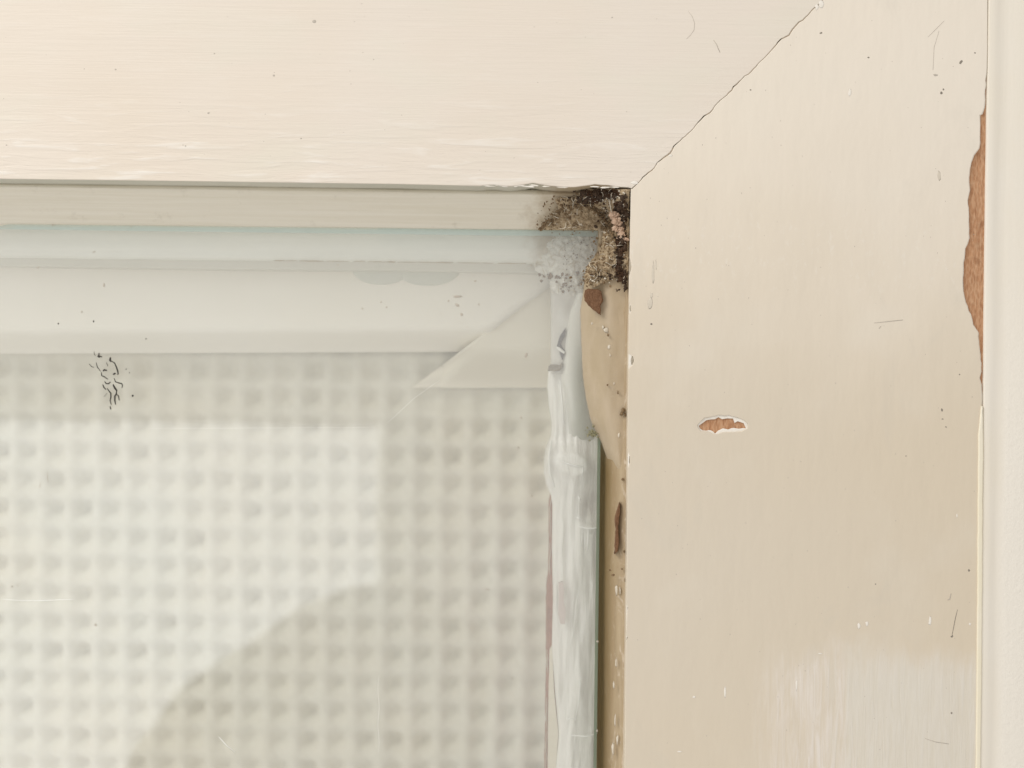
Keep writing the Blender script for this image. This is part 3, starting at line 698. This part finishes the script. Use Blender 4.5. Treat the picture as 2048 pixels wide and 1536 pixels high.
for (x, y, a, b, an) in ((1883, 186, 2.4, 3.6, -.2), (1887, 179, 2, 2.4, 0), (1922, 124, 3, 4, -.6), (1950, 106, 2, 1.6, 0), (1737, 115, 0, 0, 0), (1642, 66, 2.6, 2, .4), (1303, 648, 2.2, 2.6, 0), (1884, 820, 2.2, 3, 0),
         (1919, 749, 1.6, 1.6, 0), (1904, 1273, 3, 2.4, .3), (1938, 1141, 2.4, 3, 0), (1751, 1168, 1.4, 1.4, 0), (1903, 1426, 2, 2, 0), (1812, 912, 1.2, 1.2, 0), (1885, 838, 2, 1.2, 0), (1501, 180, 1.8, 1.6, 0), (1892, 854, 2, 1.4, 0), (1737, 115, 2, 1.6, 0)):
    if a: st_.blob(x, y, 0, a, b, 0.4, an)
st_.thread([(1915, 1219, 0), (1911, 1235, 0), (1907, 1255, 0), (1904, 1271, 0)], 0.7)
o = st_.build('dirt_specks', mt['speck']); par(o, stile); setp(o, kind='stuff')
sf.thread([(1748, 646, 0), (1775, 643, 0), (1806, 640, 0)], 0.8); sf.thread([(1762, 652, 0), (1758, 657, 0)], 0.8); sf.thread([(1850, 1477, 0), (1872, 1484, 0), (1898, 1488, 0)], 0.7)
sf.thread([(1902, 1187, 0), (1899, 1198, 0), (1895, 1200, 0)], 1.1); sg = Bits()
for (x, y, a, b) in ((1301, 606, 5, 12), (1306, 545, 3, 22), (1312, 530, 2, 10), (1878, 350, 4, 10), (1303, 590, 3, 5)): sg.blob(x, y, 0, a, b, 0.06, 0, .3, 9)
o = sg.build('smudges', plain('smudge', (0.66, 0.59, 0.48, 1), (0.74, 0.66, 0.54, 1), 900, 0.6, 0.00002)); par(o, stile); setp(o, kind='stuff')
nk = Bits()
for (x, y, a, b) in ((1262.5, 534, 2.2, 10), (1261.5, 615, 2.5, 9), (1264.5, 720, 3, 8), (1259.5, 921, 2, 10), (1256, 1217, 1.6, 5), (1254.5, 1277, 1.5, 5)): nk.blob(x, y, 0.00025, a, b, 0.4, 0, .3, 9)
o = nk.build('nicks', plain('nick', (0.38, 0.33, 0.25, 1), (0.48, 0.42, 0.33, 1), 900, 0.7)); par(o, stile); setp(o, kind='stuff')
sf.blob(1871, 150, 0, 5, 2.5, 0.3)
sf.thread([(1878, 62, 0), (1868, 95, 0), (1866, 140, 0)], 0.5); sf.thread([(1888, 42, 0), (1870, 60, 0), (1856, 74, 0)], 0.5)
for k in range(240):
    x, y = random.uniform(1275, 1950), random.uniform(10, 1530)
    if not onrail(x, y) and x-1262 > (377-y)*1.02+15: r = random.uniform(0.3, 0.85); sf.blob(x, y, 0, r, r*random.uniform(1, 2), 0.2)
o = sf.build('faint_marks', mt['speckl']); par(o, stile); setp(o, kind='stuff')
wm = Bits()
for (x, y, a, b) in ((1860, 1243, 3.0, 10), (1718, 1252, 3.0, 7), (1734, 1247, 3, 5), (1593, 1370, 1.6, 12), (1388, 1394, 3.5, 2), (1359, 1503, 5, 1.5), (1641, 1307, 4, 1.5), (1642, 8, 5, 8), (1634, 14, 4, 6), (1270, 365, 8, 3.5), (1940, 1248, 2, 3),
           (1700, 185, 4, 7), (1341, 311, 4, 2.5), (1914, 1031, 1.2, 4), (1450, 1385, 2, 12)):
    wm.blob(x, y, 0, a, b, 0.5)
o = wm.build('pale_flecks', mt['primer']); par(o, stile); setp(o, kind='stuff')

# flaked lip along the bottom of the rail near the corner
lp = Bits()
for k in range(26):
    x = random.uniform(965, 1250); y = 371+(x-960)*0.012+random.uniform(-2, 2); lp.blob(x, y, 0.0002, random.uniform(3, 12), random.uniform(.8, 1.8), 0.8, random.uniform(-.1, .1), .3)
par(lp.build('paint_flakes', mt['primer']), rail)

# weathered marks on the side bead: red-brown split, dark nicks, pale flecks
rb = sheet('split', [rough([(1239, 1005), (1236, 1016), (1234, 1025), (1231, 1035), (1230, 1048), (1233, 1060), (1232, 1080), (1230, 1095), (1231, 1108), (1236, 1102), (1237.5, 1085), (1237, 1060), (1238, 1040), (1240, 1025), (1240, 1008)], 0.6, 6, True)],
          0.0050, 0.0075, mt['flake'], bev=0.0001); par(rb, sb)
bs = Bits()
for (x, y, a, b) in ((1246, 821, 4, 5), (1243, 828, 4, 4), (1250, 829, 2, 4), (1245, 959, 3, 3), (1220, 1140, 2.5, 2), (1244, 1138, 2.5, 2), (1226, 1150, 3.5, 2.5), (1248, 1103, 2, 3), (1251, 1160, 2, 6), (1215, 770, 2, 2), (1216, 670, 2, 3),
           (1255, 1185, 2, 4), (1236, 785, 1.5, 4)):
    bs.blob(x, y, 0.0053, a, b, 6)
o = bs.build('dark_nicks', mt['grime2']); par(o, sb); setp(o, kind='stuff')
bl = Bits()
for (x, y, a, b) in ((1211, 660, 8, 6), (1206, 655, 4, 4), (1218, 694, 6, 6), (1220, 710, 3, 4), (1184, 647, 3, 3), (1235, 1480, 3, 10), (1228, 1370, 3, 7), (1233, 1180, 4, 10), (1230, 1440, 2, 14), (1226, 1500, 4, 14), (1238, 870, 4, 7), (1228, 767, 2, 3), (1240, 1180, 2, 10), (1232, 1325, 2, 10)):
    bl.blob(x, y, 0.0058, a*.8, b, 4, rag=.35)
o = bl.build('pale_flecks', mt['grain']); par(o, sb); setp(o, kind='stuff')
mo = Bits()
for k in range(40):
    x, y = random.gauss(1186, 8), random.gauss(866, 6); r = random.uniform(.8, 3); mo.blob(x, y, 0.0108, r, r, r*1.5)
par(mo.build('mould_patch', plain('green_mould', (0.22, 0.21, 0.12, 1), (0.38, 0.35, 0.22, 1), 1800, .9)), fl)

# ---------------------------------------------------------------- trim strip at the right
tx = []
for j in range(90):
    pass
def trim():
    X0 = W(1976, 0)[0]+0.00005; prof = [(0, 0.0450), (0, 0.0006), (0.00015, 0.0001), (0.0004, 0.0), (0.0017, 0.00003), (0.0024, 0.00020), (0.0034, 0.00030), (0.0045, 0.00022), (0.006, -0.0000), (0.0085, -0.00015), (0.012, -0.0002), (0.03, -0.0002), (0.075, -0.0002), (0.075, 0.045)]
    vs = []; fs = []; n = len(prof); zs = np.linspace(-0.17, 0.15, 120)
    for z in zs:
        lean = 0.00006*nz(z*90, 5)-0.0022*0.0*z
        for (x, y) in prof: vs.append((X0+x+lean+(0.0004*nz(z*40, x*300)*(1 if 0.001 < x < 0.02 else 0)), y, z))
    for j in range(len(zs)-1):
        for i in range(n):
            k = (i+1) % n; fs.append((j*n+i, j*n+k, (j+1)*n+k, (j+1)*n+i))
    fs.append(tuple(range(n))); fs.append(tuple((len(zs)-1)*n+i for i in range(n-1, -1, -1)))
    me = bpy.data.meshes.new('wall_trim'); me.from_pydata(vs, [], fs)
    bm = bmesh.new(); bm.from_mesh(me); bmesh.ops.recalc_face_normals(bm, faces=bm.faces); bm.to_mesh(me); bm.free(); smooth(me)
    return link('wall_trim', me, mt['trim'])
tm = trim(); setp(tm, 'pale cream wall trim running down the right edge beside the chipped stile', 'trim')
yl = sheet('caulk_line', [rough([(1963, 812), (1957.5, 870), (1956, 1000), (1955, 1200), (1953.5, 1400), (1952, 1560), (1947, 2000), (1958, 2000), (1962, 1560), (1964.5, 1300), (1966, 1100), (1967, 900), (1966.5, 812)], 0.25, 20, True)], -0.0003, 0.0006, mt['yellow'], bev=0.00025)
yl.parent = tm

# ---------------------------------------------------------------- waffle blind behind the glass
def blind():
    d0 = 0.0345; pitch = 57.0; x_ph, y_ph = 795.0, 1028.0
    k = PX*(D+d0)/D; p = pitch*k
    X, _, Z = W(x_ph, y_ph, d0)
    nx0, nx1, ny0, ny1 = -26, 10, -16, 10; q = 10
    xs = X+np.arange(nx0*q, nx1*q+1)/q*p; zs = Z+np.arange(ny0*q, ny1*q+1)/q*p
    vs = []; fs = []
    for j, z in enumerate(zs):
        for i, x in enumerate(xs):
            u = (x-X)/p; v = (z-Z)/p
            u += 0.09*nz(v*0.9, u*0.25, 3); v += 0.09*nz(u*0.9, v*0.25, 7)
            fu = abs((u+0.5) % 1-0.5); fv = abs((v+0.5) % 1-0.5)
            amp = 0.80+0.9*nz(round(u)*0.61+0.3, round(v)*0.57+.2, 1)
            pit = (1-sm(0.0, 0.43, max(fu, fv)*0.7+math.hypot(fu, fv)*0.3))
            rib = 0.00035*math.cos(2*math.pi*u)+0.0004*math.cos(2*math.pi*v)
            vs.append((x, d0+0.0024*amp*pit*(0.7+0.3*sm(0.001, -0.012, z))+rib+0.0006*nz(u*0.2, v*0.2, 5), z))
    W_ = len(xs)
    for j in range(len(zs)-1):
        for i in range(W_-1):
            a = j*W_+i; fs.append((a, a+1, a+W_+1, a+W_))
    me = bpy.data.meshes.new('waffle_blind'); me.from_pydata(vs, [], fs); smooth(me)
    o = link('waffle_blind', me, mt['cloth'])
    so = o.modifiers.new('thick', 'SOLIDIFY'); so.thickness = 0.001; so.offset = -1
    return o
bd = blind(); setp(bd, 'pale waffle weave blind hanging behind the glass at the lower left', 'blind')

# ---------------------------------------------------------------- the cobweb in the corner
cz = lambda L: [(1000+x/5.12, 340+y/5.12) for x, y in L]
web = empty('cobweb', W(1190, 480, 0.012)); setp(web, 'dirty crusted cobweb filling the upper right corner of the recess', 'cobweb')
wi = Matrix.Translation(-Vector(W(1190, 480, 0.012)))
def wpar(o): o.parent = web; o.matrix_parent_inverse = wi; return o
def inside(poly, x, y):
    c = False; n = len(poly)
    for i in range(n):
        x1, y1 = poly[i]; x2, y2 = poly[(i+1) % n]
        if (y1 > y) != (y2 > y) and x < (x2-x1)*(y-y1)/(y2-y1)+x1: c = not c
    return c
def web_mesh(name, poly, depth, mat, edge=0.6):
    xs = [p[0] for p in poly]; ys = [p[1] for p in poly]; n = 95
    g = []
    for j in range(n):
        row = []
        for i in range(n):
            px = min(xs)-3+(max(xs)-min(xs)+6)*i/(n-1); py = min(ys)-3+(max(ys)-min(ys)+6)*j/(n-1)
            row.append((px, py, depth(px, py)))
        g.append(row)
    return field(name, g, mat, mask=lambda x, y: inside(poly, x+2.5*nz(x*.13, y*.13, 1), y+2.5*nz(x*.13, y*.13, 8)))
backp = cz([(335, 690), (300, 850), (335, 920), (360, 1030), (500, 1090), (515, 1230), (600, 1270), (700, 1300), (800, 1290), (860, 1240), (900, 1150), (1100, 1000), (1120, 560), (420, 560), (360, 640)])
def dback(x, y):
    r = math.hypot((x-1135)/75, (y-505)/80)
    return 0.0186-0.0022*max(0, 1-r*r)+0.00045*nz(x*.12, y*.12)+0.00025*nz(x*.4, y*.4)
wpar(web_mesh('silk_sheet', backp, dback, mt['webb']))
frontp = cz([(412, 606), (470, 545), (530, 480), (600, 425), (560, 300), (620, 270), (760, 290), (840, 190), (1180, 190), (1320, 190), (1318, 400), (1312, 700), (1310, 1000), (1300, 1120), (1170, 1110), (1050, 1150), (960, 1190), (870, 1170), (855, 1100), (880, 1000), (960, 880), (1030, 780), (1046, 700), (1046, 606)])
def dfront(x, y):
    d = 0.0100
    d -= 0.0045*sm(1205, 1250, x)
    d -= 0.0045*sm(1196, 1215, x)*sm(452, 470, y)*(1-sm(1205, 1250, x))+0.0043*sm(1160, 1180, x)*sm(505, 530, y)*(1-sm(1196, 1215, x))
    d -= 0.0048*sm(440, 384, y)
    r = math.hypot((x-1150)/72, (y-462)/58)
    d -= 0.0022*max(0, 1-r*r)
    return min(d, 0.0116)+0.0006*nz(x*.1, y*.1, 3)+0.0004*nz(x*.35, y*.35)-0.0006
wpar(web_mesh('silk_sheet', frontp, dfront, mt['webf']))
th = Bits()
th.thread([(1216, 392, .0042), (1219, 405, .0036), (1223, 425, .0036)], 1.0)
for k in range(150):
    x, y = random.uniform(1085, 1250), random.uniform(385, 565)
    if not inside(frontp, x, y): continue
    a = random.uniform(0, 6.3); L = random.uniform(6, 18); pts = []
    for s in range(5):
        pts.append((x, y, dfront(x, y)-0.0004)); a += random.uniform(-.7, .7); x += math.cos(a)*L/4; y += math.sin(a)*L/4
    th.thread(pts, random.uniform(0.35, 0.9))
for k in range(110):
    x, y = random.uniform(1065, 1195), random.uniform(475, 590)
    if not inside(backp, x, y): continue
    a = random.uniform(0, 6.3); L = random.uniform(8, 22); pts = []
    for s in range(5):
        pts.append((x, y, dback(x, y)-0.0003)); a += random.uniform(-.7, .7); x += math.cos(a)*L/4; y += math.sin(a)*L/4
    th.thread(pts, random.uniform(0.35, 0.9))
o = wpar(th.build('silk_threads', mt['silk'])); setp(o, kind='stuff')
# dirt caught in it
def scatter(name, mat, spots, df=dfront):
    B = Bits()
    for (cx, cy, sx, sy, n, r0, r1) in spots:
        for k in range(n):
            x, y = random.gauss(cx, sx), random.gauss(cy, sy)
            if x > 1254 or y < 380 or y > 660: continue
            r = random.uniform(r0, r1); B.blob(x, y, df(x, y)-0.0002, r*random.uniform(.7, 1.5), r*random.uniform(.7, 1.5), r, random.uniform(0, 3), .35, 6)
    return wpar(B.build(name, mat))
o = scatter('dark_grime', mt['grime'], [(1195, 390, 20, 6, 60, 1.2, 6), (1180, 402, 14, 8, 25, 1, 3.6), (1243, 418, 7, 10, 35, 1.5, 6), (1249, 450, 3, 30, 40, 1.2, 4.6), (1240, 490, 6, 14, 35, 1.2, 4.5), (1238, 535, 5, 20, 45, 1, 4.2),
      (1250, 560, 3, 12, 40, 1, 3), (1215, 553, 18, 4, 45, .8, 2.4), (1150, 405, 22, 8, 30, .8, 2.2), (1191, 453, 1, 1, 4, 2, 2.6), (1212, 425, 10, 8, 30, .8, 2.4), (1165, 398, 8, 6, 25, 1, 3)]); setp(o, kind='stuff')
arc = [(1085, 456), (1098, 440), (1115, 424), (1140, 414), (1165, 413), (1190, 420), (1206, 430), (1214, 445), (1218, 465)]
arcs = [(x, y, 4, 3, 16, .7, 2.6) for x, y in arc]+[((a[0]+b[0])/2, (a[1]+b[1])/2, 4, 3, 14, .7, 2.4) for a, b in zip(arc, arc[1:])]
for pl in ([(1168, 380), (1236, 379), (1240, 392), (1222, 398), (1205, 396), (1196, 408), (1176, 400)], [(1226, 404), (1252, 400), (1254, 440), (1249, 444), (1240, 424), (1228, 418)],
           [(1229, 478), (1254, 470), (1254, 500), (1240, 508), (1244, 530), (1250, 560), (1234, 565), (1230, 530), (1236, 505)]):
    wpar(web_mesh('dark_crust', pl, lambda x, y: dfront(x, y)-0.0004, mt['dcrust']))
o = scatter('brown_grime', mt['grime2'], arcs+[(1150, 415, 30, 14, 110, .8, 2.4), (1100, 445, 12, 8, 45, .7, 2), (1215, 480, 14, 30, 110, .8, 2.6), (1200, 540, 22, 18, 90, .7, 2.4), (1175, 560, 8, 10, 35, .7, 2), (1235, 440, 12, 20, 80, 1, 3), (1150, 450, 30, 12, 70, .5, 1.5)]); setp(o, kind='stuff')
o = scatter('pale_grains', mt['grain'], [(1190, 400, 16, 8, 26, .8, 2), (1240, 510, 8, 28, 26, .8, 2.2), (1200, 555, 18, 8, 10, 1, 2.2), (1250, 400, 5, 12, 20, 1, 3), (1215, 400, 12, 10, 25, 1, 2.4)]); setp(o, kind='stuff')
o = scatter('trapped_dirt', mt['grime2'], [(1083, 476, 7, 3, 26, .8, 2.8), (1150, 515, 26, 25, 22, .6, 2.0), (1120, 552, 22, 4, 30, .8, 3.4), (1140, 570, 18, 7, 20, .8, 3.2), (1068, 500, 2.5, 10, 22, 1.2, 4), (1145, 512, 6, 5, 12, .8, 2), (1160, 485, 20, 4, 14, .6, 1.6)], dback); setp(o, kind='stuff')

# pale crumbly clump and brown flake lying in the web
def lump(name, parts, mat, label, cat):
    bm = bmesh.new()
    for (px, py, d, rx, ry, rz) in parts:
        t = bmesh.new(); bmesh.ops.create_icosphere(t, subdivisions=3, radius=1)
        cx, cy, cz_ = W(px, py, d); q = random.uniform(0, 50)
        for v in t.verts:
            n = noise.noise(v.co*2.2+Vector((q, 0, 0)))*0.6+noise.noise(v.co*5+Vector((q, 0, 0)))*0.35
            c = v.co*(1+n); v.co = (cx+c.x*rx*PX, cy+c.y*rz*PX, cz_+c.z*ry*PX)
        me = bpy.data.meshes.new('t'); t.to_mesh(me); t.free(); bm.from_mesh(me); bpy.data.meshes.remove(me)
    me = bpy.data.meshes.new(name); bm.to_mesh(me); bm.free(); smooth(me)
    o = link(name, me, mat); return setp(o, label, cat)
random.seed(21)
cl = []
for k in range(34):
    t = random.random(); cx = 1224+22*t+random.uniform(-7, 8); cy = 430+46*t+random.uniform(-9, 9)
    r = random.uniform(2.2, 5.5); cl.append((cx, cy, 0.0044+random.uniform(-.0003, .0005), r*random.uniform(.8, 1.5), r*random.uniform(.8, 1.5), r))
lump('debris_clump', cl,
     mt['clump'], 'pale pinkish crumbly clump caught among black dirt in the corner web', 'debris')
fk = sheet('wood_flake', [rough(cz([(870, 1230), (905, 1210), (960, 1215), (1000, 1210), (1035, 1245), (1045, 1300), (1060, 1330), (1035, 1370), (1032, 1480), (990, 1462), (940, 1420), (905, 1385), (870, 1340), (862, 1290)]), 0.7, 4, True)], 0.0048, 0.0058, mt['flake'], bev=0.0003)
setp(fk, 'small reddish brown wood flake stuck just under the cobweb', 'flake')

# ---------------------------------------------------------------- cloth added behind the camera to cut the mirrored light
def mir(px, py, L=0.36):
    k = PX*(D+0.024+L)/D; dx, dy = px-1024, py-768
    return ((dx*CN+dy*SN)*k, -(-dx*SN+dy*CN)*k)
def reflection_blocker():
    cu = bpy.data.curves.new('tmp', 'CURVE'); cu.dimensions = '2D'; cu.fill_mode = 'BOTH'
    pts = [(800, 1150), (765, 1168), (690, 1182), (600, 1216), (540, 1258), (480, 1300), (410, 1342), (360, 1376), (320, 1440), (275, 1490), (250, 1560), (230, 1750), (900, 1900), (1000, 1300)]
    sp = cu.splines.new('POLY'); sp.points.add(len(pts)-1); sp.use_cyclic_u = True
    for i, p in enumerate(pts): x, z = mir(*p); sp.points[i].co = (x, z, 0, 1)
    cu.extrude = 0.008; cu.bevel_depth = 0.01; cu.bevel_resolution = 4; cu.offset = -0.01
    t = bpy.data.objects.new('tmp', cu); C.objects.link(t); bpy.context.view_layer.update()
    me = bpy.data.meshes.new_from_object(t.evaluated_get(bpy.context.evaluated_depsgraph_get()))
    bpy.data.objects.remove(t)
    for v in me.vertices: v.co = (v.co.x, -0.36-v.co.z, v.co.y)
    me.materials.clear(); return link('cloth_blocker', me, mt['reflection_blocker'])
setp(reflection_blocker(), 'dull beige cloth shape added behind the camera to cut the bright reflection', 'reflection_blocker')
